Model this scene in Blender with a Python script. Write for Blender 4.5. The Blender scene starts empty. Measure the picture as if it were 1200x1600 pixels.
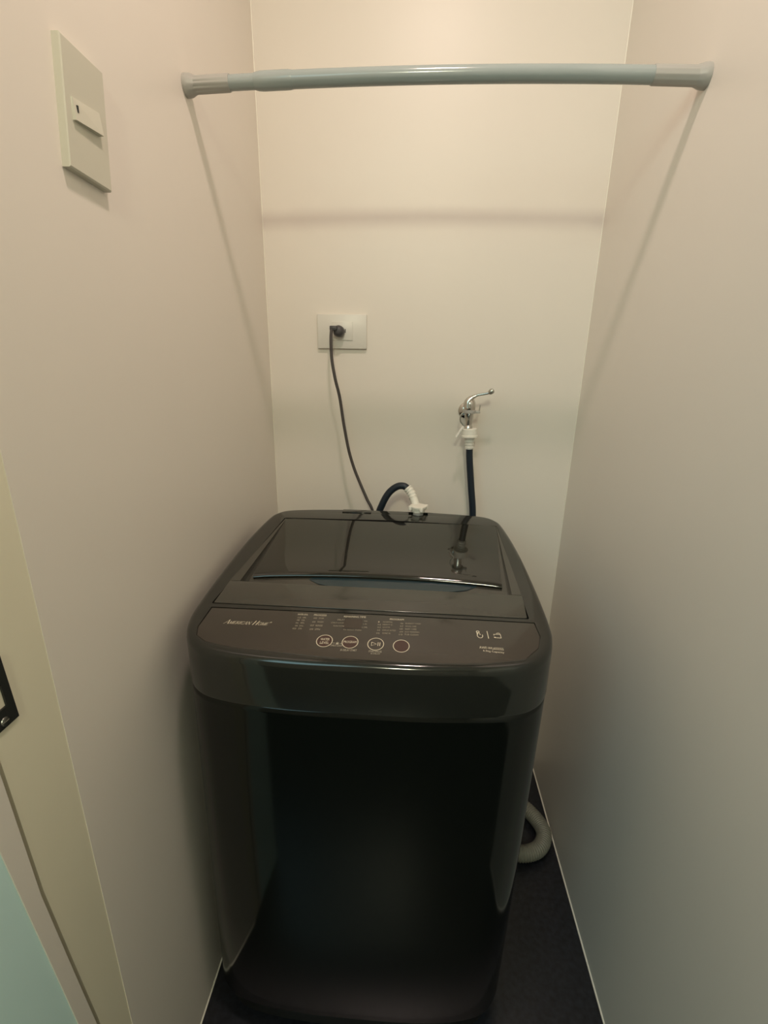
import bpy, bmesh, math, random
from mathutils import Vector, Matrix

# ---------------------------------------------------------------- camera, world, lights, exposure
C = bpy.context.scene.collection
SC = bpy.context.scene

def make_camera():
    f, pitch, yaw, roll = 762.18, 0.314048, -0.059706, 0.015767
    F = Vector((math.sin(yaw) * math.cos(pitch), math.cos(yaw) * math.cos(pitch), -math.sin(pitch)))
    R = Vector((math.cos(yaw), -math.sin(yaw), 0.0))
    U = R.cross(F)
    c, s = math.cos(roll), math.sin(roll)
    R, U = c * R + s * U, -s * R + c * U
    cam = bpy.data.cameras.new('camera')
    cam.sensor_fit = 'VERTICAL'
    cam.sensor_height = 24.0
    cam.lens = f / 1600.0 * 24.0
    cam.clip_start = 0.01
    o = bpy.data.objects.new('camera', cam)
    C.objects.link(o)
    m = Matrix((R, U, -F)).transposed().to_4x4()
    m.translation = Vector((0.38146, -1.3072, 1.26587))
    o.matrix_world = m
    SC.camera = o
make_camera()

SC.view_settings.view_transform = 'Standard'
SC.view_settings.look = 'None'
SC.view_settings.gamma = 1.0
SC.view_settings.use_curve_mapping = False
SC.view_settings.exposure = 0.04

w = bpy.data.worlds.new('world')
SC.world = w
w.use_nodes = True
w.node_tree.nodes['Background'].inputs[0].default_value = (0.85, 0.95, 1.0, 1)
w.node_tree.nodes['Background'].inputs[1].default_value = 0.02

def disk_light(name, loc, target, size, power, col, spread=180):
    l = bpy.data.lights.new(name, 'AREA')
    l.shape = 'DISK'; l.size = size; l.energy = power; l.color = col
    l.spread = math.radians(spread)
    o = bpy.data.objects.new(name, l)
    C.objects.link(o)
    o.location = loc
    d = Vector(target) - Vector(loc)
    o.rotation_euler = d.to_track_quat('-Z', 'Y').to_euler()
    return o
# warm downlight in the closet ceiling, cooler lamp in the passage behind the camera, added broad soft fill from the room on the left
disk_light('closet_lamp', (0.42, -0.85, 2.38), (0.42, -0.85, 0), 0.12, 6.7, (1.0, 0.79, 0.70))
disk_light('passage_lamp', (0.38, -2.95, 2.36), (0.40, -1.0, 1.0), 0.22, 14.0, (1.0, 1.0, 0.72))
disk_light('room_fill', (-0.50, -2.40, 2.20), (0.50, -0.50, 0.90), 1.30, 13.0, (0.55, 0.93, 0.98))

# ---------------------------------------------------------------- helpers
def mat(name, col, rough=0.5, metal=0.0, spec=0.5, noise=0.0, nscale=8.0, bump=0.0, bscale=60.0, coat=0.0):
    m = bpy.data.materials.new(name)
    m.use_nodes = True
    nt = m.node_tree
    b = nt.nodes['Principled BSDF']
    b.inputs['Base Color'].default_value = (*col, 1)
    b.inputs['Roughness'].default_value = rough
    b.inputs['Metallic'].default_value = metal
    b.inputs['Specular IOR Level'].default_value = spec
    b.inputs['Coat Weight'].default_value = coat
    b.inputs['Coat Roughness'].default_value = 0.03
    tc = nt.nodes.new('ShaderNodeTexCoord')
    if noise > 0:
        n = nt.nodes.new('ShaderNodeTexNoise')
        n.inputs['Scale'].default_value = nscale
        n.inputs['Detail'].default_value = 4
        nt.links.new(tc.outputs['Object'], n.inputs['Vector'])
        r = nt.nodes.new('ShaderNodeValToRGB')
        r.color_ramp.elements[0].position = 0.3
        r.color_ramp.elements[1].position = 0.7
        r.color_ramp.elements[0].color = (*[c * (1 - noise) for c in col], 1)
        r.color_ramp.elements[1].color = (*[min(1, c * (1 + noise)) for c in col], 1)
        nt.links.new(n.outputs['Fac'], r.inputs['Fac'])
        nt.links.new(r.outputs['Color'], b.inputs['Base Color'])
    if bump > 0:
        n = nt.nodes.new('ShaderNodeTexNoise')
        n.inputs['Scale'].default_value = bscale
        n.inputs['Detail'].default_value = 3
        nt.links.new(tc.outputs['Object'], n.inputs['Vector'])
        bp = nt.nodes.new('ShaderNodeBump')
        bp.inputs['Strength'].default_value = bump
        bp.inputs['Distance'].default_value = 0.002
        nt.links.new(n.outputs['Fac'], bp.inputs['Height'])
        nt.links.new(bp.outputs['Normal'], b.inputs['Normal'])
    return m

M = {}
M['wall'] = mat('wall_paint', (0.81, 0.755, 0.68), 0.40, spec=0.45, noise=0.012, nscale=3, bump=0.06, bscale=35)
M['jamb'] = mat('jamb_paint', (0.82, 0.77, 0.60), 0.35, noise=0.015, nscale=5, bump=0.03)
M['teal'] = mat('teal_paint', (0.68, 0.92, 0.90), 0.45, noise=0.02, nscale=4, bump=0.04)
M['ceiling'] = mat('ceiling_paint', (0.80, 0.77, 0.70), 0.8)
M['floor'] = mat('dark_floor', (0.012, 0.013, 0.018), 0.35, noise=0.5, nscale=90, bump=0.08, bscale=150)
M['sealant'] = mat('sealant', (0.88, 0.84, 0.74), 0.4)
M['body'] = mat('gloss_black', (0.0035, 0.0045, 0.0035), 0.10, spec=0.35)
M['top'] = mat('satin_black', (0.017, 0.017, 0.014), 0.10, spec=0.6)
M['panel'] = mat('console_film', (0.034, 0.026, 0.020), 0.15, spec=0.75)
M['frame'] = mat('lid_plastic', (0.042, 0.039, 0.031), 0.16, spec=0.8)
M['tray'] = mat('lid_tray', (0.018, 0.036, 0.044), 0.2)  # blue tint stands for the reflection under the glass lip
M['glass'] = mat('smoked_glass', (0.013, 0.0125, 0.009), 0.04, spec=0.75)
M['gap'] = mat('matte_black', (0.003, 0.003, 0.003), 0.8, spec=0.1)
M['base'] = mat('base_plastic', (0.006, 0.006, 0.006), 0.5)
M['print'] = mat('cream_print', (0.68, 0.60, 0.46), 0.5)
M['print_dim'] = mat('dim_print', (0.33, 0.29, 0.22), 0.5)
M['print_mid'] = mat('mid_print', (0.46, 0.41, 0.32), 0.5)
M['maroon'] = mat('maroon_button', (0.055, 0.024, 0.020), 0.25)
M['display'] = mat('display_window', (0.045, 0.032, 0.024), 0.2)
M['white'] = mat('white_plastic', (0.74, 0.72, 0.66), 0.35)
M['fitting'] = mat('white_fitting', (0.80, 0.78, 0.70), 0.4)
M['greyfit'] = mat('grey_fitting', (0.30, 0.31, 0.30), 0.35)
M['plate_grey'] = mat('switch_plate', (0.62, 0.60, 0.50), 0.35)
M['chrome'] = mat('chrome', (0.62, 0.60, 0.56), 0.16, metal=1.0)
M['steel'] = mat('screw_steel', (0.5, 0.5, 0.46), 0.3, metal=1.0)
M['blackmetal'] = mat('blackened_metal', (0.03, 0.032, 0.03), 0.4, metal=0.3)
M['hose'] = mat('navy_rubber', (0.012, 0.019, 0.030), 0.42, spec=0.4)
M['cord'] = mat('cord_rubber', (0.055, 0.045, 0.042), 0.45)
M['plug'] = mat('plug_rubber', (0.060, 0.055, 0.058), 0.45)
M['drain'] = mat('grey_hose', (0.20, 0.20, 0.165), 0.5)
M['rod'] = mat('rod_enamel', (0.33, 0.37, 0.36), 0.13)
M['rodcap'] = mat('rod_plastic', (0.40, 0.39, 0.36), 0.38)
M['dark'] = mat('dark_slot', (0.02, 0.02, 0.02), 0.6)

def link(name, bm, material, parent=None, smooth=True, angle=40):
    me = bpy.data.meshes.new(name)
    bmesh.ops.recalc_face_normals(bm, faces=bm.faces)
    if smooth:
        ca = math.radians(angle)
        for f in bm.faces: f.smooth = True
        for e in bm.edges:
            if len(e.link_faces) == 2 and e.calc_face_angle(0) > ca: e.smooth = False
    bm.to_mesh(me); bm.free()
    me.materials.append(material)
    o = bpy.data.objects.new(name, me)
    C.objects.link(o)
    if parent is not None: o.parent = parent
    return o

def thing(name, label, cat, loc=(0, 0, 0), group=None):
    o = bpy.data.objects.new(name, None)
    o.empty_display_size = 0.05
    C.objects.link(o)
    o.location = loc
    o['label'] = label; o['category'] = cat
    if group: o['group'] = group
    return o

def adopt(root):
    """keep the children's world positions although the Empty stands at the thing's base"""
    off = Vector(root.location)
    for ch in root.children:
        ch.location = ch.location - off

def tag(o, label, cat, group=None):
    o['label'] = label; o['category'] = cat
    if group: o['group'] = group
    return o

def struct(o): o['kind'] = 'structure'; return o

def add_box(bm, lo, hi, bev=0.0, seg=2):
    r = bmesh.ops.create_cube(bm, size=1)
    vs = r['verts']
    lo, hi = Vector(lo), Vector(hi)
    for v in vs:
        v.co = Vector((lo[i] + (v.co[i] + 0.5) * (hi[i] - lo[i]) for i in range(3)))
    if bev > 0:
        es = list({e for v in vs for e in v.link_edges})
        bmesh.ops.bevel(bm, geom=es, offset=bev, segments=seg, affect='EDGES', profile=0.5)

def add_loft(bm, rings, cap0=True, cap1=True, closed=True):
    R = [[bm.verts.new(p) for p in r] for r in rings]
    n = len(R[0])
    for a, b in zip(R[:-1], R[1:]):
        for i in range(n if closed else n - 1):
            j = (i + 1) % n
            bm.faces.new((a[i], a[j], b[j], b[i]))
    if cap0: bm.faces.new(list(reversed(R[0])))
    if cap1: bm.faces.new(R[-1])
    return R

def catmull(pts, per=8, closed=False):
    P = [Vector(p) for p in pts]; n = len(P); out = []
    m = n if closed else n - 1
    for i in range(m):
        if closed: a, b, c, d = P[(i - 1) % n], P[i], P[(i + 1) % n], P[(i + 2) % n]
        else:
            b, c = P[i], P[i + 1]
            a = P[i - 1] if i > 0 else b * 2 - c
            d = P[i + 2] if i + 2 < n else c * 2 - b
        for k in range(per):
            t = k / per
            out.append(0.5 * ((2 * b) + (c - a) * t + (2 * a - 5 * b + 4 * c - d) * t * t + (3 * b - a - 3 * c + d) * t ** 3))
    if not closed: out.append(P[-1].copy())
    return out

def add_tube(bm, pts, rad, seg=16, cap=True):
    """rad: number or list, one per point"""
    P = [Vector(p) for p in pts]; n = len(P)
    rs = rad if isinstance(rad, (list, tuple)) else [rad] * n
    t = (P[1] - P[0]).normalized()
    u = t.orthogonal().normalized()
    rings = []
    for i in range(n):
        tt = (P[min(i + 1, n - 1)] - P[max(i - 1, 0)])
        if tt.length < 1e-9: tt = t
        tt = tt.normalized()
        u = (u - tt * u.dot(tt)).normalized()
        v = tt.cross(u)
        rings.append([P[i] + (u * math.cos(2 * math.pi * k / seg) + v * math.sin(2 * math.pi * k / seg)) * rs[i] for k in range(seg)])
    add_loft(bm, rings, cap, cap)

def add_lathe(bm, org, axis, prof, seg=24):
    """prof: list of (distance along the axis, radius)"""
    axis = Vector(axis).normalized(); org = Vector(org)
    u = axis.orthogonal().normalized(); v = axis.cross(u)
    rings = [[org + axis * h + (u * math.cos(2 * math.pi * k / seg) + v * math.sin(2 * math.pi * k / seg)) * max(r, 1e-5) for k in range(seg)] for h, r in prof]
    add_loft(bm, rings)

def NB(): return bmesh.new()

# ---------------------------------------------------------------- the setting
X0, X1, YD, ZC = 0.0, 0.80, -0.985, 2.45      # closet: left wall, right wall, doorway, ceiling
def slab(name, lo, hi, m):
    bm = NB(); add_box(bm, lo, hi)
    return struct(link(name, bm, m, smooth=False))
slab('wall_back', (-0.10, 0.0, 0.0), (0.90, 0.10, ZC), M['wall'])
slab('wall_left', (-0.10, -0.884, 0.0), (X0, 0.0, ZC), M['wall'])
slab('wall_right', (X1, -1.02, 0.0), (0.90, 0.0, ZC), M['wall'])
slab('floor', (-2.60, -3.70, -0.08), (1.50, 0.10, 0.0), M['floor'])
slab('ceiling', (-2.60, -3.70, ZC), (1.50, 0.10, ZC + 0.08), M['ceiling'])

# door frame in the left wall: jamb board, dark groove, outer strip, all slightly out of plumb below latch height
def lean_prism(name, ya, yb, x0, x1, m, parent=None):
    """ya, yb: lists of (z, y)"""
    bm = NB()
    rings = []
    for (z, a), (_, b) in zip(ya, yb):
        rings.append([Vector((x0, a, z)), Vector((x1, a, z)), Vector((x1, b, z)), Vector((x0, b, z))])
    add_loft(bm, rings)
    return link(name, bm, m, parent, smooth=False)
ZS = [0.0, 0.30, 0.44, 0.56, 0.71, 0.885, 0.95, 1.6, ZC]
L1 = [-0.878, -0.878, -0.878, -0.878, -0.878, -0.879, -0.880, -0.887, -0.888]
L2 = [-0.926, -0.929, -0.936, -0.947, -0.960, -0.966, -0.967, -0.968, -0.968]
L3 = [-0.944, -0.950, -0.957, -0.967, -0.980, -0.995, -0.999, -1.000, -1.000]
z2 = lambda L, d=0.0: [(z, y + d) for z, y in zip(ZS, L)]
lean_prism('trim_1', z2(L1), z2(L2, 0.003), -0.10, -0.0008, M['jamb'])['kind'] = 'structure'
lean_prism('trim_2', z2(L2, 0.003), z2(L2, -0.002), -0.10, -0.014, M['jamb'])['kind'] = 'structure'
lean_prism('trim_3', z2(L2, -0.002), z2(L3), -0.10, 0.0005, M['wall'])['kind'] = 'structure'
lean_prism('trim_6', z2(L3), [(z, -1.10) for z in ZS], -0.10, -0.001, M['teal'])['kind'] = 'structure'
slab('wall_outer_left', (-2.50, -0.985, 0.0), (-0.101, -0.90, ZC), M['wall'])
slab('wall_outer_right', (0.90, -1.02, 0.0), (1.40, -0.94, ZC), M['wall'])
slab('wall_room_left', (-2.60, -3.60, 0.0), (-2.50, -0.90, ZC), M['wall'])
slab('wall_room_right', (1.30, -3.60, 0.0), (1.40, -1.02, ZC), M['wall'])
slab('wall_front', (-2.60, -3.70, 0.0), (1.40, -3.60, ZC), M['wall'])

# thin sealant beads along the corners and the floor
def bead(name, a, b, r=0.0022):
    bm = NB(); add_tube(bm, [a, b], r, 8)
    return struct(link(name, bm, M['sealant']))
bead('trim_4', (0.0005, -0.0005, 0), (0.0005, -0.0005, ZC), 0.0018)
bead('trim_5', (0.7995, -0.0005, 0), (0.7995, -0.0005, ZC), 0.0018)
bead('baseboard_left', (0.0, -0.88, 0.001), (0.0, 0.0, 0.001))
bead('baseboard_right', (0.80, -1.02, 0.001), (0.80, 0.0, 0.001), 0.0026)
bead('baseboard_back', (0.0, 0.0, 0.001), (0.80, 0.0, 0.001))

# ---------------------------------------------------------------- washing machine
CX = 0.3205
def top(y): return 0.855 + 0.077 * (y + 0.735)
wm = thing('washing_machine', 'black top-loading washing machine with smoked glass lid, filling the closet floor', 'washing machine', (0.32, -0.45, 0))

HALF = [(0, -.7345), (.09, -.7335), (.17, -.7275), (.222, -.717), (.249, -.703), (.268, -.682), (.2805, -.652), (.2865, -.61), (.288, -.50), (.284, -.35), (.272, -.235), (.260, -.200), (.238, -.181), (.19, -.170), (.10, -.162), (0, -.160)]
def outline():
    right = catmull([(CX + x, y, 0) for x, y in HALF], 5)
    left = [Vector((2 * CX - p.x - .0055, p.y, 0)) for p in reversed(right[1:-1])]
    P = right + left
    for q in P:
        if q.x < CX: q.x = CX + (q.x - CX) * 1.0
    return [Vector((p.x - 0.003 * (p.y + 0.2) * 0, p.y, 0)) for p in P]
OUT = outline()
NO = len(OUT)
NRM = []
for i in range(NO):
    t = OUT[(i + 1) % NO] - OUT[i - 1]
    NRM.append(Vector((t.y, -t.x, 0)).normalized())
def ring(d, zf, lean=False, sx=1.0):
    """outline moved inwards by d; zf is a height, or ('t', dz) for the sloping top"""
    out = []
    for p, n in zip(OUT, NRM):
        q = p - n * d
        z = top(q.y) + zf[1] if isinstance(zf, tuple) else zf
        x = CX + (q.x - CX) * sx
        if lean: x -= 0.014 * (1 - z / 0.8)
        out.append(Vector((x, q.y, z)))
    return out

bm = NB()
add_loft(bm, [ring(.014, .070, True), ring(.004, .070, True), ring(.002, .074, True), ring(.001, .30, True), ring(.0005, .762, True), ring(.0012, .766, True), ring(.004, .7700, True)])
link('cabinet', bm, M['body'], wm)
bm = NB()
add_loft(bm, [ring(.024, .012, True), ring(.018, .016, True), ring(.018, .0705, True)])
link('base', bm, M['base'], wm)
for k, (fx, fy) in enumerate(((.09, -.66), (.54, -.66), (.10, -.23), (.53, -.23))):
    bm = NB(); add_lathe(bm, (fx - .014, fy, 0), (0, 0, 1), [(0, .022), (.008, .022), (.010, .014), (.0125, .014)], 16)
    link('foot', bm, M['gap'], wm)
# top cover with real pockets for the lid, the console film and the inlet
from mathutils.geometry import tessellate_polygon
def prism(name, poly, z0, z1, m=None, parent=None, bev=0.0):
    """poly: plan points; z0/z1 relative to the sloping top"""
    bm = NB()
    add_loft(bm, [[Vector((x, y, top(y) + z0)) for x, y in poly], [Vector((x, y, top(y) + z1)) for x, y in poly]])
    bmesh.ops.recalc_face_normals(bm, faces=bm.faces)
    if bev > 0:
        es = [e for e in bm.edges if len(e.link_faces) == 2 and all(abs(v.co.z - top(v.co.y) - z1) < 1e-6 for v in e.verts)]
        bmesh.ops.bevel(bm, geom=es, offset=bev, segments=3, affect='EDGES', profile=0.5)
    return link(name, bm, m or M['gap'], parent, angle=50)
def rounded(poly, r, n=5):
    P = [Vector((x, y)) for x, y in poly]; out = []
    for i, p in enumerate(P):
        a, b = P[i - 1], P[(i + 1) % len(P)]
        da, db = (a - p).normalized(), (b - p).normalized()
        rr = r[i] if isinstance(r, (list, tuple)) else r
        s, e = p + da * rr, p + db * rr
        for k in range(n + 1):
            t = k / n
            q = s * (1 - t) ** 2 + p * 2 * t * (1 - t) + e * t * t
            out.append((q.x, q.y))
    return out
def inset(poly, d):
    P = [Vector((x, y)) for x, y in poly]; n = len(P)
    A = sum(P[i].x * P[(i + 1) % n].y - P[(i + 1) % n].x * P[i].y for i in range(n))
    s = 1 if A > 0 else -1
    out = []
    for i in range(n):
        a, p, b = P[i - 1], P[i], P[(i + 1) % n]
        n1 = Vector((-(p - a).y, (p - a).x)).normalized() * s
        n2 = Vector((-(b - p).y, (b - p).x)).normalized() * s
        m_ = (n1 + n2).normalized()
        out.append(tuple(p + m_ * (d / max(0.3, m_.dot(n1)))))
    return out

LID = [(.0530, -.6000), (.3209, -.6018), (.5750, -.6045), (.5775, -.2375), (.3170, -.2265), (.0830, -.2330)]
CON = [(.0575, -.6100), (.0570, -.6640), (.0640, -.6850), (.0830, -.6990), (.1247, -.7085), (.2116, -.7165), (.2800, -.7215), (.3500, -.7245), (.4300, -.7235), (.4833, -.7205), (.5477, -.7060), (.5745, -.6760), (.5830, -.6480), (.5815, -.6125), (.3209, -.6090)]
POCKETS = [(rounded(LID, .004, 3), -.028), (CON, -.0025), ([(.374, -.190), (.4205, -.190), (.4205, -.1705), (.374, -.1705)], -.024)]
bm = NB()
R = add_loft(bm, [ring(.010, .7705), ring(.0035, .7705), ring(.0006, .7725), ring(0, .776), ring(0, ('t', -.014)), ring(.0012, ('t', -.007)), ring(.004, ('t', -.0025)), ring(.008, ('t', -.0006)), ring(.012, ('t', 0))], cap1=False)
loops = [R[-1]]
for poly, dz in POCKETS:
    t_ = [bm.verts.new((x, y, top(y))) for x, y in poly]
    b_ = [bm.verts.new((x, y, top(y) + dz)) for x, y in poly]
    for i in range(len(poly)):
        j = (i + 1) % len(poly)
        bm.faces.new((t_[i], t_[j], b_[j], b_[i]))
    bm.faces.new(b_)
    loops.append(t_)
flat = [v for l in loops for v in l]
for tri in tessellate_polygon([[v.co for v in l] for l in loops]):
    bm.faces.new([flat[i] for i in tri])
cover = link('top_cover', bm, M['top'], wm)

# console film
con = prism('console_panel', inset(CON, .0010), -.0024, -.0006, M['panel'], wm, .0006)

# lid: frame (tray + bands) and smoked glass
lidroot = NB()
L = inset(LID, .0030)
# front band
band = [(L[0][0], L[0][1]), (L[1][0], L[1][1]), (L[2][0], L[2][1]), (.5777, -.534), (.47, -.5315), (.32, -.5295), (.20, -.5285), (.0575, -.5255)]
lid = prism('lid', rounded(band, [.003, .001, .003, .001, .001, .001, .001, .001], 2), -.016, .0004, M['frame'], wm, .0008)
def sheet(name, grid, m, parent, thick=0.003):
    """grid of points (rows) -> slab of real thickness"""
    bm = NB()
    V = [[bm.verts.new(p) for p in r] for r in grid]
    for a, b in zip(V[:-1], V[1:]):
        for i in range(len(a) - 1): bm.faces.new((a[i], a[i + 1], b[i + 1], b[i]))
    B = [[bm.verts.new(Vector(p) - Vector((0, 0, thick))) for p in r] for r in grid]
    for a, b in zip(B[:-1], B[1:]):
        for i in range(len(a) - 1): bm.faces.new((a[i], b[i], b[i + 1], a[i + 1]))
    def wall(t, b_):
        for i in range(len(t) - 1): bm.faces.new((t[i], b_[i], b_[i + 1], t[i + 1]))
    wall(V[0], B[0]); wall(list(reversed(V[-1])), list(reversed(B[-1])))
    wall([r[-1] for r in V], [r[-1] for r in B]); wall(list(reversed([r[0] for r in V])), list(reversed([r[0] for r in B])))
    return link(name, bm, m, parent)
# black ring laid in the lid seam, stands for the shade inside it
bm = NB()
go, gi = rounded(inset(LID, .0004), .004, 3), rounded(inset(LID, .0030), .004, 3)
add_loft(bm, [[Vector((x, y, top(y) + z)) for x, y in P] for P, z in ((go, -.020), (go, -.0012), (gi, -.0012), (gi, -.020), (go, -.020))], False, False)
bmesh.ops.remove_doubles(bm, verts=bm.verts, dist=1e-6)
link('seam_shade', bm, M['gap'], wm, smooth=False)
# tray floor, sinking towards the front band
rows = []
for k in range(13):
    t = k / 12
    y = -.2365 + (-.527 + .2365) * t
    xl = .0848 + (.0578 - .0848) * t; xr = .5750 + (.5768 - .5750) * t
    dz = -.0010 - .0130 * t ** 1.2
    rows.append([Vector((xl + (xr - xl) * i / 10, y, top(y) + dz)) for i in range(11)])
sheet('lid_tray', rows, M['frame'], lid, .008)
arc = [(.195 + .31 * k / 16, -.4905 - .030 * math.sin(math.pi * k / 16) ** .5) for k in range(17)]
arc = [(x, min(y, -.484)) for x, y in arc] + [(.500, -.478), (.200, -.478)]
prism('recess_reflection', arc, -.0135, -.0115, M['tray'], lid)  # crescent under the glass lip, blue reflection put into its colour
for rail in ([(.0572, -.5250), (.0760, -.5250), (.0878, -.2372), (.0858, -.2372)], [(.5762, -.5330), (.5765, -.2405), (.5752, -.2405), (.5600, -.5330)]):
    prism('side_rail', rail, -.0160, .0002, M['frame'], lid)
# smoked glass panel with rounded, arched front edge
def glass_mesh():
    bm = NB()
    nx, ny = 24, 10
    def xe(t, y):
        l = .0875 + (.0900 - .0875) * t; r = .5740 + (.5500 - .5740) * t
        return l, r
    rings = []
    def row(t, dy, dz):
        out = []
        for i in range(nx + 1):
            u = i / nx
            yb = -.2395
            yf = -.4850 + .016 * (1 - abs(2 * u - 1) ** 2.2)
            y = yb + (yf - yb) * t + dy
            l, r = xe(t, y)
            x = l + (r - l) * u
            crown = .0012 * (1 - (2 * u - 1) ** 2)
            edge = -.0012 if i in (0, nx) else 0
            out.append(Vector((x, y, top(y) + .0014 - .0045 * t + dz + edge)))
        return out
    for k in range(ny + 1): rings.append(row(k / ny, 0, 0))
    for a in (20, 40, 60, 80, 90):
        a = math.radians(a)
        rings.append(row(1, -.010 * math.sin(a), -.0065 * (1 - math.cos(a))))
    rings.append(row(1, -.0101, -.0072))
    rings.append(row(1, -.008, -.0082))
    rings.append(row(1, 0.0, -.0080))
    for k in range(ny, -1, -2): rings.append(row(k / ny, .003 if k == ny else 0.0, -.0045 if k < ny else -.006))
    V = [[bm.verts.new(p) for p in r] for r in rings]
    for a, b in zip(V[:-1], V[1:]):
        for i in range(nx): bm.faces.new((a[i], a[i + 1], b[i + 1], b[i]))
    a, b = V[-1], V[0]
    for i in range(nx): bm.faces.new((a[i], a[i + 1], b[i + 1], b[i]))
    bm.faces.new([r[0] for r in V]); bm.faces.new([r[nx] for r in reversed(V)])
    return bm
link('lid_glass', glass_mesh(), M['glass'], lid, angle=35)
# dark hinge line behind the lid
bm = NB(); add_box(bm, (.213, -.188, top(-.185) - .002), (.283, -.168, top(-.175) + .0007), .0005)
link('cord_cover', bm, M['top'], wm)
bm = NB()
add_lathe(bm, (.397, -.1795, top(-.18) - .0235), (0, 0, 1), [(0, .0150), (.012, .0150), (.013, .0125), (.026, .0125)], 24)
link('inlet_port', bm, M['greyfit'], wm)

# ---- printing on the console
PZ = -.0003
def text_mesh(bm, s, x0, y0, x1, y1, h, shear=0.0):
    cu = bpy.data.curves.new('t', 'FONT'); cu.body = s; cu.size = 1; cu.shear = shear; cu.resolution_u = 2
    ob = bpy.data.objects.new('t', cu); C.objects.link(ob)
    dg = bpy.context.evaluated_depsgraph_get()
    me = ob.evaluated_get(dg).to_mesh()
    xs = [v.co.x for v in me.vertices]; ys = [v.co.y for v in me.vertices]
    ax, bx, ay, by = min(xs), max(xs), min(ys), max(ys)
    by0 = 0.0 if ay > -0.05 else ay
    vs = []
    for v in me.vertices:
        u = (v.co.x - ax) / (bx - ax)
        vv = (v.co.y - ay) / (by - ay) - 0.5
        x = x0 + (x1 - x0) * u; y = y0 + (y1 - y0) * u + vv * h
        vs.append(bm.verts.new((x, y, top(y) + PZ)))
    for p in me.polygons:
        try: bm.faces.new([vs[i] for i in p.vertices])
        except ValueError: pass
    ob.evaluated_get(dg).to_mesh_clear()
    bpy.data.objects.remove(ob); bpy.data.curves.remove(cu)

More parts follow.
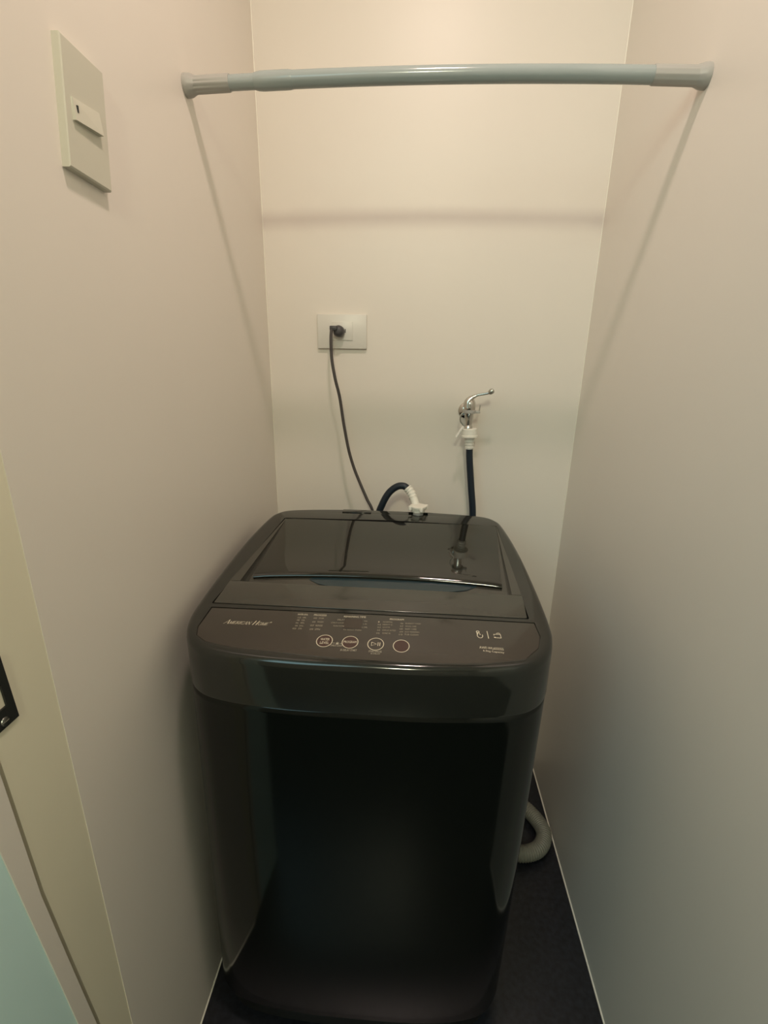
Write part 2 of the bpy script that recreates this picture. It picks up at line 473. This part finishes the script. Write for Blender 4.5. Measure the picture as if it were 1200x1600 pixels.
def stroke(bm, pts, wd):
    """flat pen stroke through plan points"""
    P = [Vector((x, y)) for x, y in pts]
    prev = None
    for i, p in enumerate(P):
        t = (P[min(i + 1, len(P) - 1)] - P[max(i - 1, 0)]).normalized()
        n = Vector((-t.y, t.x)) * (wd[i] if isinstance(wd, (list, tuple)) else wd) / 2
        a, b = p + n, p - n
        cur = (bm.verts.new((a.x, a.y, top(a.y) + PZ)), bm.verts.new((b.x, b.y, top(b.y) + PZ)))
        if prev: bm.faces.new((prev[0], prev[1], cur[1], cur[0]))
        prev = cur
def circle_pts(cx, cy, r, a0=0, a1=360, n=40, ry=None):
    return [(cx + r * math.cos(math.radians(a0 + (a1 - a0) * k / n)), cy + (ry or r) * math.sin(math.radians(a0 + (a1 - a0) * k / n))) for k in range(n + 1)]
TEXTS = [
    ('WATER LEVEL', 0.20361, -0.61953, 0.22022, -0.61906, 0.0042, 'level'),
    ('10', 0.20583, -0.62837, 0.21083, -0.62823, 0.0042, 'level'),
    ('68L', 0.21349, -0.62776, 0.21965, -0.62758, 0.0042, 'level'),
    ('08', 0.20561, -0.63537, 0.21003, -0.63524, 0.0042, 'level'),
    ('55L', 0.213, -0.63478, 0.21911, -0.6346, 0.0042, 'level'),
    ('06', 0.2056, -0.64258, 0.20998, -0.64245, 0.0042, 'level'),
    ('45L', 0.21293, -0.64199, 0.21966, -0.6418, 0.0042, 'level'),
    ('04', 0.20641, -0.65026, 0.21041, -0.65015, 0.0042, 'level'),
    ('35L', 0.21281, -0.64976, 0.22001, -0.64954, 0.0042, 'level'),
    ('02', 0.20411, -0.6574, 0.21006, -0.65722, 0.0042, 'level'),
    ('25L', 0.21294, -0.6567, 0.21922, -0.65651, 0.0042, 'level'),
    ('PROCESS', 0.23015, -0.6192, 0.25034, -0.61863, 0.0046, 'process'),
    ('00', 0.23107, -0.62787, 0.23653, -0.62772, 0.0045, 'process'),
    ('SOAK', 0.23953, -0.6272, 0.24807, -0.62695, 0.0045, 'process'),
    ('05', 0.23105, -0.63793, 0.23612, -0.63778, 0.0045, 'process'),
    ('WASH', 0.23908, -0.63729, 0.24853, -0.63702, 0.0045, 'process'),
    ('07', 0.23001, -0.64761, 0.23568, -0.64744, 0.0045, 'process'),
    ('RINSE', 0.23827, -0.64695, 0.24894, -0.64664, 0.0045, 'process'),
    ('09', 0.23068, -0.65726, 0.23629, -0.65709, 0.0045, 'process'),
    ('SPIN', 0.23852, -0.65664, 0.24676, -0.65639, 0.0045, 'process'),
    ('REMAINING TIME', 0.2787, -0.61959, 0.31388, -0.6186, 0.0046, 'time'),
    ('DELAY', 0.26965, -0.6291, 0.2812, -0.62877, 0.004, 'time'),
    ('CHILD LOCK', 0.26081, -0.6375, 0.281, -0.63691, 0.004, 'time'),
    ('FUNCTION', 0.26589, -0.64587, 0.28221, -0.64539, 0.004, 'time'),
    ('min', 0.31219, -0.62917, 0.31726, -0.62902, 0.004, 'time'),
    ('1-9h', 0.3117, -0.63741, 0.31739, -0.63724, 0.004, 'time'),
    ('1-24h', 0.3106, -0.64587, 0.31888, -0.64562, 0.004, 'time'),
    ('To Select Delay', 0.28222, -0.65469, 0.3108, -0.65385, 0.004, 'time'),
    ('PROGRAM', 0.35245, -0.62123, 0.37476, -0.62059, 0.0044, 'program'),
    ('1', 0.33447, -0.62993, 0.33675, -0.62987, 0.004, 'program'),
    ('NORMAL', 0.34241, -0.6293, 0.35757, -0.62887, 0.004, 'program'),
    ('02', 0.33426, -0.63697, 0.33953, -0.63682, 0.004, 'program'),
    ('HEAVY D.', 0.34213, -0.63635, 0.35829, -0.63588, 0.004, 'program'),
    ('03', 0.33445, -0.64411, 0.33929, -0.64397, 0.004, 'program'),
    ('QUICK', 0.34224, -0.64349, 0.35417, -0.64314, 0.004, 'program'),
    ('04', 0.33465, -0.65149, 0.33909, -0.65135, 0.004, 'program'),
    ('DELICATES', 0.34275, -0.65084, 0.36342, -0.65023, 0.004, 'program'),
    ('05', 0.33378, -0.65906, 0.33891, -0.6589, 0.004, 'program'),
    ('SOAK N.', 0.3429, -0.65834, 0.3557, -0.65795, 0.004, 'program'),
    ('06', 0.36977, -0.63097, 0.37429, -0.63084, 0.004, 'program'),
    ('BLANKET WASH', 0.37768, -0.63034, 0.40142, -0.62965, 0.004, 'program'),
    ('07', 0.36928, -0.63859, 0.37451, -0.63844, 0.004, 'program'),
    ('WOOL CARE', 0.37749, -0.63794, 0.39467, -0.63744, 0.004, 'program'),
    ('08', 0.36879, -0.64571, 0.37398, -0.64556, 0.004, 'program'),
    ('BABY CARE', 0.37767, -0.64501, 0.39507, -0.6445, 0.004, 'program'),
    ('09', 0.36905, -0.65302, 0.37456, -0.65285, 0.004, 'program'),
    ('ECO WASHING', 0.37749, -0.65235, 0.3995, -0.65169, 0.004, 'program'),
    ('10', 0.36856, -0.65965, 0.37403, -0.65949, 0.004, 'program'),
    ('TUB CLEAN', 0.37657, -0.65902, 0.39803, -0.65838, 0.004, 'program'),
    ('WATER', 0.25219, -0.68002, 0.26561, -0.67961, 0.0056, 'b1'),
    ('LEVEL', 0.25277, -0.6882, 0.26605, -0.68778, 0.0056, 'b1'),
    ('PROGRAM', 0.28733, -0.68352, 0.30634, -0.68293, 0.0054, 'b2'),
    ('CHILD LOCK', 0.2689, -0.69335, 0.28677, -0.6928, 0.004, 'hint'),
    ('3S DELAY START', 0.28503, -0.70261, 0.30887, -0.70186, 0.0045, 'hint'),
    ('START/PAUSE', 0.32628, -0.70241, 0.34521, -0.70181, 0.0042, 'hint'),
    ('3S DELAY', 0.32949, -0.70714, 0.34325, -0.7067, 0.003, 'hint'),
    ('AWF-WL655555', 0.48703, -0.68069, 0.52192, -0.68264, 0.0056, 'model'),
    ('6.5kg Capacity', 0.49167, -0.68834, 0.52157, -0.69059, 0.0052, 'model'),
]
HEADERS = {'WATER LEVEL', 'PROCESS', 'REMAINING TIME'}
def print_group(name, key, parent, m_main, m_dim):
    main, dim = NB(), NB(); nd = 0
    for i, t in enumerate(TEXTS):
        if t[6] != key: continue
        is_head = t[0] in HEADERS or (key == 'program' and t[0] == 'PROGRAM') or m_dim is None
        text_mesh(main if is_head else dim, t[0], t[1], t[2], t[3], t[4], t[5]); nd += 0 if is_head else 1
    o = link(name, main, m_main, parent, smooth=False)
    if nd: link('legend', dim, m_dim, o, smooth=False)
    else: dim.free()
    return o
print_group('water_level_print', 'level', con, M['print'], M['print_dim'])
print_group('process_print', 'process', con, M['print'], M['print_dim'])
print_group('time_print', 'time', con, M['print'], M['print_dim'])
print_group('program_print', 'program', con, M['print'], M['print_dim'])
print_group('button_captions', 'hint', con, M['print_mid'], None)
print_group('model_print', 'model', con, M['print'], None)

# display window
bm = NB()
add_loft(bm, [[Vector((x, y, top(y) + z)) for x, y in ((.2812, -.6495), (.3105, -.6492), (.3090, -.6250), (.2815, -.6252))] for z in (-.0012, -.0004)])
link('display', bm, M['display'], con, smooth=False)

# touch buttons
BT = [(.2586, -.6836, 'b1'), (.2969, -.6837, 'b2'), (.3351, -.6852, None), (.3728, -.6867, None)]
for k, (bx, by, key) in enumerate(BT):
    bm = NB()
    add_loft(bm, [[Vector((x, y, top(y) + z)) for x, y in circle_pts(bx, by, .0112, n=35, ry=.0135)[:-1]] for z in (-.0012, -.00045)])
    b = link('button', bm, M['panel'] if k == 2 else M['maroon'], con, smooth=False)
    bm = NB(); stroke(bm, circle_pts(bx, by, .0117, n=44, ry=.0140), .0011)
    link('button_ring', bm, M['print'], b, smooth=False)
    bm = NB()
    if key:
        for t in TEXTS:
            if t[6] == key: text_mesh(bm, t[0], t[1], t[2], t[3], t[4], t[5])
    elif k == 2:
        stroke(bm, [(bx - .0062, by + .0042), (bx - .0062, by - .0042), (bx + .0012, by), (bx - .0062, by + .0042)], .0009)
        stroke(bm, [(bx + .0034, by + .0042), (bx + .0034, by - .0042)], .0009)
        stroke(bm, [(bx + .0062, by + .0042), (bx + .0062, by - .0042)], .0009)
    else:
        stroke(bm, circle_pts(bx, by - .0004, .0040, 125, 415, 20, .0048), .0005)
        stroke(bm, [(bx, by + .0056), (bx, by + .0010)], .0005)
    link('button_symbol', bm, M['print'] if k < 3 else M['maroon'], b, smooth=False)
# lock sign between the first two buttons
bm = NB()
lx, ly = .2785, -.6878
stroke(bm, [(.2715, ly), (.2752, ly)], .0007); stroke(bm, [(.2818, ly), (.2855, ly)], .0007)
stroke(bm, [(lx - .0018, ly - .0010), (lx + .0018, ly - .0010)], .0032)
stroke(bm, circle_pts(lx, ly + .0008, .0013, 0, 180, 8, .0019), .0006)
link('lock_symbol', bm, M['print_mid'], con, smooth=False)

# hand-wash and tub signs with a divider bar
bm = NB()
hx, hy = .4900, -.6500
stroke(bm, circle_pts(hx + .0012, hy - .0025, .0040, 150, 385, 16, .0060), .0011)      # palm
stroke(bm, [(hx - .0024, hy + .0004), (hx - .0020, hy + .0060)], .0020)                  # finger
stroke(bm, circle_pts(hx - .0012, hy + .0062, .0020, 0, 360, 12, .0028), .0014)           # touch spot
stroke(bm, [(hx + .0008, hy + .0026), (hx + .0022, hy - .0006)], .0013)
stroke(bm, [(.5031, -.6405), (.5034, -.6590)], .0011)
tx, ty = .5175, -.6505
stroke(bm, [(tx - .0056, ty + .0028), (tx + .0056, ty + .0028)], .0012)
stroke(bm, [(tx - .0050, ty - .0058), (tx + .0050, ty - .0058)], .0013)
stroke(bm, [(tx + .0050, ty + .0030), (tx + .0050, ty - .0060)], .0010)
stroke(bm, [(tx - .0050, ty + .0030), (tx - .0050, ty - .0002)], .0010)
stroke(bm, [(tx - .0056, ty - .0046), (tx - .0030, ty - .0046)], .0020)
stroke(bm, [(tx - .0010, ty + .0050), (tx + .0022, ty + .0064), (tx + .0050, ty + .0048)], .0012)
link('care_symbols', bm, M['print'], con, smooth=False)

# brand lettering: italic serif small capitals, drawn with pen strokes
GL = {   # letter: (advance, [(points, width), ...]) in a 1 x 1 box
    'A': (.95, [([(.05, 0), (.50, 1)], .05), ([(.50, 1), (.86, 0)], .15), ([(.22, .34), (.72, .34)], .05), ([(-.06, .02), (.18, .02)], .05), ([(.68, .02), (1.0, .02)], .05)]),
    'M': (1.1, [([(.12, 0), (.15, 1)], .06), ([(.15, 1), (.50, .05)], .14), ([(.50, .05), (.88, 1)], .05), ([(.88, 1), (.90, 0)], .15), ([(0, .02), (.24, .02)], .05), ([(.76, .02), (1.04, .02)], .05)]),
    'E': (.76, [([(.16, 0), (.16, 1)], .15), ([(.05, .97), (.66, .97), (.68, .80)], .06), ([(.16, .52), (.52, .52)], .06), ([(.05, .03), (.68, .03), (.72, .22)], .06)]),
    'R': (.88, [([(.16, 0), (.16, 1)], .15), ([(.05, .97), (.45, .97), (.64, .86), (.64, .64), (.45, .50), (.16, .50)], .08), ([(.40, .50), (.82, .02)], .14), ([(.04, .02), (.30, .02)], .05)]),
    'I': (.42, [([(.18, 0), (.18, 1)], .15), ([(.04, .02), (.32, .02)], .05), ([(.04, .98), (.32, .98)], .05)]),
    'C': (.86, [([(.74, .80), (.58, .95), (.40, .98), (.18, .84), (.08, .50), (.18, .16), (.42, .02), (.62, .05), (.76, .22)], .11), ([(.74, .98), (.74, .74)], .05)]),
    'N': (1.0, [([(.14, 0), (.14, 1)], .06), ([(.10, 1), (.80, 0)], .15), ([(.80, 0), (.80, 1)], .06), ([(.0, .02), (.28, .02)], .05), ([(.66, .98), (.94, .98)], .05)]),
    'H': (1.05, [([(.16, 0), (.16, 1)], .15), ([(.82, 0), (.82, 1)], .15), ([(.16, .5), (.82, .5)], .06), ([(.02, .02), (.32, .02)], .05), ([(.02, .98), (.32, .98)], .05), ([(.68, .02), (.98, .02)], .05), ([(.68, .98), (.98, .98)], .05)]),
    'O': (.95, [([(.45 + .38 * math.cos(a * math.pi / 10), .5 + .48 * math.sin(a * math.pi / 10)) for a in range(21)], .11)]),
}
bm = NB()
word = [('A', 1.0), ('M', .72), ('E', .72), ('R', .72), ('I', .72), ('C', .72), ('A', .72), ('N', .72), (' ', .5), ('H', 1.0), ('O', .72), ('M', .72), ('E', .72)]
tot = sum((GL[c][0] if c != ' ' else .7) * s for c, s in word)
lx0, lx1, ly0, hgt = .0935, .1630, -.6530, .0105
sc_ = (lx1 - lx0) / tot
penx = 0
for c, s in word:
    if c == ' ': penx += .7 * s; continue
    adv, strokes = GL[c]
    for pts, wd in strokes:
        stroke(bm, [(lx0 + (penx + px * s) * sc_ + .32 * py * s * hgt, ly0 + py * s * hgt) for px, py in pts], max(.00035, wd * s * sc_ * .9))
    penx += adv * s
stroke(bm, circle_pts(.1670, -.6445, .0012, n=12), .0004); stroke(bm, [(.1666, -.6450), (.1672, -.6440)], .0005)
link('brand_lettering', bm, M['print'], con, smooth=False)
adopt(wm)

# ---------------------------------------------------------------- water tap on the back wall
tp = thing('water_tap', 'small chrome lever tap on the back wall above the right rear of the washer', 'tap', (0.5155, -0.0, 1.125))
bm = NB()
add_lathe(bm, (.515, 0.0, 1.128), (0, -1, 0), [(0, .021), (.003, .021), (.007, .017), (.009, .0095), (.072, .0095)], 28)
link('wall_flange', bm, M['chrome'], tp)
bm = NB()
add_lathe(bm, (.5150, -.072, 1.086), (0, 0, 1), [(0, .0105), (.010, .0105), (.013, .0085), (.020, .0095), (.030, .0105), (.042, .0110), (.046, .0135), (.060, .0145), (.068, .0140), (.075, .0110), (.079, .005)], 28)
link('valve_body', bm, M['chrome'], tp)
bm = NB()
lp = catmull([(.5110, -.074, 1.1450), (.5110, -.076, 1.1570), (.5180, -.078, 1.1660), (.5320, -.081, 1.1735), (.5480, -.084, 1.1770), (.5600, -.086, 1.1800)], 6)
add_tube(bm, lp, [max(.0032, .0135 - .00060 * i) for i in range(len(lp))], 14)
lv = link('lever', bm, M['chrome'], tp)
bm = NB()
add_lathe(bm, (.5575, -.086, 1.1780), Vector((.7, -.1, .65)), [(0, .0030), (.003, .0058), (.008, .0068), (.012, .0055), (.014, .002)], 18)
link('lever_tip', bm, M['blackmetal'] if False else M['steel'], lv)
bm = NB()
add_lathe(bm, (.5155, -.072, 1.1290), (0, 0, 1), [(0, .0150), (.001, .0160), (.0065, .0160), (.0075, .0150)], 28)
add_box(bm, (.529, -.079, 1.1290), (.541, -.073, 1.1355), .001)
cl = link('retaining_ring', bm, M['rodcap'], tp)
bm = NB(); add_tube(bm, [(.5390, -.075, 1.131), (.5400, -.075, 1.149)], .0014, 8)
link('pin', bm, M['steel'], cl)
bm = NB()
add_tube(bm, catmull([(.5030, -.073, 1.1320), (.4955, -.073, 1.1240), (.4940, -.073, 1.1120), (.4990, -.073, 1.1030), (.5060, -.073, 1.0960)], 6), .0020, 10)
link('spring_clip', bm, M['steel'], tp)
adopt(tp)

# ---------------------------------------------------------------- inlet hose: tap -> behind the washer -> inlet
ih = thing('inlet_hose', 'dark blue water hose with white fittings, running from the tap to the washer inlet', 'hose', (0.42, -0.09, 0.30))
path = catmull([(.5215, -.072, 1.0420), (.5240, -.072, 1.010), (.5325, -.073, .9420), (.5415, -.078, .8650), (.5440, -.083, .75), (.530, -.088, .55), (.480, -.09, .37), (.415, -.09, .31), (.345, -.095, .37), (.298, -.105, .55), (.289, -.122, .75), (.2965, -.130, .865), (.3060, -.131, .9020), (.3220, -.131, .9330), (.3420, -.133, .9510), (.3600, -.136, .9540), (.3720, -.139, .9460)], 8)
bm = NB(); add_tube(bm, path, .0087, 18)
link('rubber_tube', bm, M['hose'], ih)
# tap end
bm = NB()
add_lathe(bm, (.5188, -.072, 1.0915), (0.045, 0, -1), [(0, .0165), (.001, .0180), (.017, .0185), (.0175, .0205), (.0215, .0205), (.0225, .0165), (.024, .0125)], 32)
nut = link('tap_connector', bm, M['fitting'], ih)
bm = NB()
pr = [(.022, .0145), (.027, .0125)]
for k in range(3): pr += [(.0275 + k * .0075, .0100), (.0300 + k * .0075, .0100), (.0305 + k * .0075, .0118), (.0335 + k * .0075, .0118), (.0345 + k * .0075, .0100)]
pr += [(.0515, .0105)]
add_lathe(bm, (.5188, -.072, 1.0915), (0.045, 0, -1), pr, 28)
link('hose_sleeve', bm, M['greyfit'] if False else M['white'], ih)
bm = NB()
add_tube(bm, [(.5035, -.074, 1.0960), (.4955, -.075, 1.0850), (.4870, -.076, 1.0690)], [.0035, .0034, .0036], 10)
link('release_tab', bm, M['white'], nut)
# machine end: white elbow, ribs, wing nut
bm = NB()
ep = catmull([(.3680, -.138, .9505), (.3780, -.142, .9400), (.3860, -.150, .9240), (.3930, -.160, .9060), (.3965, -.170, .8930)], 8)
add_tube(bm, ep, [.0100 + (.0014 if (i < 14 and i % 4 in (1, 2)) else 0) for i in range(len(ep))], 20)
link('elbow', bm, M['fitting'], ih)
bm = NB()
zb = top(-.172) + .002
add_lathe(bm, (.3970, -.172, zb), (0, 0, 1), [(0, .0150), (.001, .0165), (.010, .0175), (.0115, .0205), (.0155, .0205), (.017, .013)], 32)
for a in (20, 110, 200, 290):
    ca, sa = math.cos(math.radians(a)), math.sin(math.radians(a))
    cxn, cyn = .3970 + ca * .0205, -.172 + sa * .0205
    add_lathe(bm, (cxn, cyn, zb + .005), (0, 0, 1), [(0, .0030), (.001, .0045), (.010, .0050), (.0115, .0040)], 10)
link('wing_nut', bm, M['fitting'], ih)
adopt(ih)

# ---------------------------------------------------------------- wall socket, plug and cord
def quad_plate(bm, pw, pf, chamfer=True):
    add_loft(bm, [[Vector(p) for p in pw], [Vector(p) for p in pf]])
sk = thing('wall_socket', 'white wall socket plate on the back wall above the left of the washer', 'socket', (0.19, 0.0, 1.27))
bm = NB()
add_box(bm, (.1285, -.0095, 1.2760), (.2530, 0.0005, 1.3575), .0018, 2)
link('faceplate', bm, M['white'], sk)
bm = NB()
add_box(bm, (.1660, -.0115, 1.2960), (.2180, -.0085, 1.3405), .0008, 2)
ins = link('socket_insert', bm, M['white'], sk)
for dx in (.188, .1985):
    bm = NB(); add_box(bm, (dx, -.0117, 1.314), (dx + .0018, -.0112, 1.323)); link('slot', bm, M['dark'], ins, smooth=False)
adopt(sk)

pc = thing('power_cord', 'dark grey power cord plugged into the wall socket, hanging down behind the washer', 'cord', (0.28, -0.10, 0.30))
bm = NB()
add_lathe(bm, (.1850, -.0115, 1.3170), (0, -1, 0), [(0, .0125), (.002, .0135), (.016, .0140), (.023, .0125), (.027, .0090), (.028, .004)], 24)
pl = link('plug', bm, M['plug'], pc)
bm = NB()
add_box(bm, (.1650, -.0440, 1.3180), (.1830, -.0320, 1.3290), .0022)
link('cord_grip', bm, M['plug'], pl)
bm = NB()
add_tube(bm, catmull([(.1695, -.0400, 1.3215), (.1685, -.0450, 1.2980), (.1705, -.0500, 1.2520), (.1790, -.0560, 1.2050), (.1905, -.0600, 1.1600), (.2005, -.0640, 1.0950), (.2130, -.0680, 1.0300), (.2265, -.0720, .9850), (.2420, -.0780, .9480), (.2630, -.0880, .9040), (.2800, -.0960, .8700), (.2880, -.1020, .80), (.276, -.108, .60), (.262, -.118, .42), (.262, -.160, .40)], 7), .0038, 12)
link('cable', bm, M['cord'], pc)
adopt(pc)

# ---------------------------------------------------------------- light switch on the left wall
sw = thing('light_switch', 'beige-white light switch plate high on the left wall', 'switch', (0.0, -0.68, 1.445))
A, B_, C_, D = (-.7107, 1.5718), (-.6397, 1.5687), (-.6539, 1.4448), (-.7268, 1.4490)
def ins2(P, d):
    c = Vector((sum(p[0] for p in P) / 4, sum(p[1] for p in P) / 4))
    return [tuple(Vector(p) + (c - Vector(p)).normalized() * d) for p in P]
P0 = [A, B_, C_, D]
bm = NB()
r0 = [Vector((0.0, y, z)) for y, z in P0]
r1 = [Vector((0.0078, y, z)) for y, z in P0]
r2 = [Vector((0.0092, y, z)) for y, z in ins2(P0, .0018)]
add_loft(bm, [r0, r1, r2])
fp = link('faceplate', bm, M['plate_grey'], sw, angle=30)
bm = NB()
R0 = [(-.7085, 1.5180), (-.6600, 1.5215), (-.6640, 1.4975), (-.7105, 1.4962)]
# tilted rocker: the lower long edge stands proud
add_loft(bm, [[Vector((.0085, y, z)) for y, z in R0], [Vector((h, y, z)) for (y, z), h in zip(ins2(R0, .0006), (.0105, .0105, .0150, .0130))]])
rk = link('rocker', bm, M['plate_grey'], sw, smooth=False)
bm = NB(); add_loft(bm, [[Vector((x, y, z)) for y, z in ((-.7045, 1.5115), (-.7025, 1.5116), (-.7029, 1.5050), (-.7049, 1.5049))] for x in (.0108, .0128)])
link('indicator_slot', bm, M['dark'], rk, smooth=False)
adopt(sw)

# ---------------------------------------------------------------- strike plate on the door jamb
st = thing('strike_plate', 'black metal strike plate screwed to the door jamb at the left edge', 'strike plate', (0.0, -0.95, 0.919))
bm = NB()
def sy(y, z): return y - (z - .9214) * .048       # follows the jamb's lean
ys = [-.9635, -.9550, -.9430, -.9345]; zs = [.9200, .9320, .9400, .9640, .9720, .9920]
V = {}
for side, x in ((0, -.0008), (1, .0012)):
    for i, y in enumerate(ys):
        for j, z in enumerate(zs): V[side, i, j] = bm.verts.new((x, sy(y, z), z))
hole = {(1, 2)}
for i in range(3):
    for j in range(5):
        if (i, j) in hole: 
            q = [(i, j), (i + 1, j), (i + 1, j + 1), (i, j + 1)]
            for k in range(4):
                a, b = q[k], q[(k + 1) % 4]
                bm.faces.new((V[(0,) + a], V[(0,) + b], V[(1,) + b], V[(1,) + a]))
            continue
        for s in (0, 1): bm.faces.new((V[s, i, j], V[s, i + 1, j], V[s, i + 1, j + 1], V[s, i, j + 1]))
for j in range(5):
    for i in (0, 3): bm.faces.new((V[0, i, j], V[0, i, j + 1], V[1, i, j + 1], V[1, i, j]))
for i in range(3):
    for j in (0, 5): bm.faces.new((V[0, i, j], V[0, i + 1, j], V[1, i + 1, j], V[1, i, j]))
link('plate', bm, M['blackmetal'], st, smooth=False)
for z in (.9265, .9580 + .024):
    bm = NB(); add_lathe(bm, (.0009, sy(-.9500, z), z), (1, 0, 0), [(0, .0048), (.0012, .0044), (.0018, .002)], 16)
    add_box(bm, (.0025, sy(-.9500, z) - .0035, z - .0006), (.0030, sy(-.9500, z) + .0035, z + .0006))
    link('screw', bm, M['steel'], st)
adopt(st)

# ---------------------------------------------------------------- tension rod
rd = thing('tension_rod', 'pale grey telescopic tension rod spanning the closet between the side walls', 'rod', (0.4, -0.384, 1.65))
def rz(x): return 1.6655 + .0088 * (1 - ((x - .42) / .42) ** 2)
def rodpts(a, b, n=14): return [(a + (b - a) * k / n, -.384, rz(a + (b - a) * k / n)) for k in range(n + 1)]
bm = NB(); add_tube(bm, rodpts(.155, .725, 30), .0118, 28); link('outer_tube', bm, M['rod'], rd)
bm = NB(); add_tube(bm, rodpts(.060, .160, 6), .0104, 28); link('inner_tube', bm, M['rod'], rd)
bm = NB()
cp = rodpts(.112, .172, 12)
add_tube(bm, cp, [.0108, .0120, .0126] + [.0128] * 8 + [.0127, .0120], 28); link('collar', bm, M['rod'], rd)
def cap(xa, d, ln, rs, rf):
    """ribbed rubber-footed end cap; d = +1 pointing right from the left wall"""
    bm = NB(); seg = 36
    rings = []
    for h, r, rib in [(0, rf, 0), (.004, rf * 1.01, 0), (.009, rf * .96, 0), (.015, rs * 1.06, 1), (.018, rs, 1), (ln - .002, rs * .99, 1), (ln, rs * .95, 0), (ln, rs * .85, 0)]:
        x = xa + d * h
        rings.append([Vector((x, -.384 + math.cos(2 * math.pi * k / seg) * (r - (rib * .0008 if k % 3 == 0 else 0)), rz(x) + math.sin(2 * math.pi * k / seg) * (r - (rib * .0008 if k % 3 == 0 else 0)))) for k in range(seg)])
    add_loft(bm, rings)
    return link('end_cap', bm, M['rodcap'], rd, angle=30)
cap(0.0002, 1, .072, .0120, .0160)
cap(.7998, -1, .080, .0130, .0165)
adopt(rd)

# ---------------------------------------------------------------- drain hose on the floor
dh = thing('drain_hose', 'grey corrugated drain hose curling on the floor to the right behind the washer', 'hose', (0.72, -0.28, 0.0))
cpth = catmull([(.560, -.150, .075), (.620, -.145, .050), (.690, -.170, .030), (.745, -.215, .024), (.772, -.275, .024), (.750, -.325, .024), (.700, -.345, .024), (.640, -.335, .024)], 16)
# resample evenly for the corrugation
ln = [0]
for a, b in zip(cpth[:-1], cpth[1:]): ln.append(ln[-1] + (b - a).length)
N = int(ln[-1] / .0012)
pts, rr = [], []
j = 0
for k in range(N + 1):
    s = ln[-1] * k / N
    while j < len(ln) - 2 and ln[j + 1] < s: j += 1
    t = (s - ln[j]) / max(1e-9, ln[j + 1] - ln[j])
    pts.append(cpth[j].lerp(cpth[j + 1], t)); rr.append(.0195 + .0013 * math.sin(2 * math.pi * k / 5))
bm = NB(); add_tube(bm, pts, rr, 20)
link('corrugated_tube', bm, M['drain'], dh, angle=80)
bm = NB(); add_tube(bm, [cpth[-1] + Vector((.012, 0.001, 0)), cpth[-1] + Vector((-.02, .003, 0))], .0215, 20)
link('end_collar', bm, M['drain'], dh)
adopt(dh)
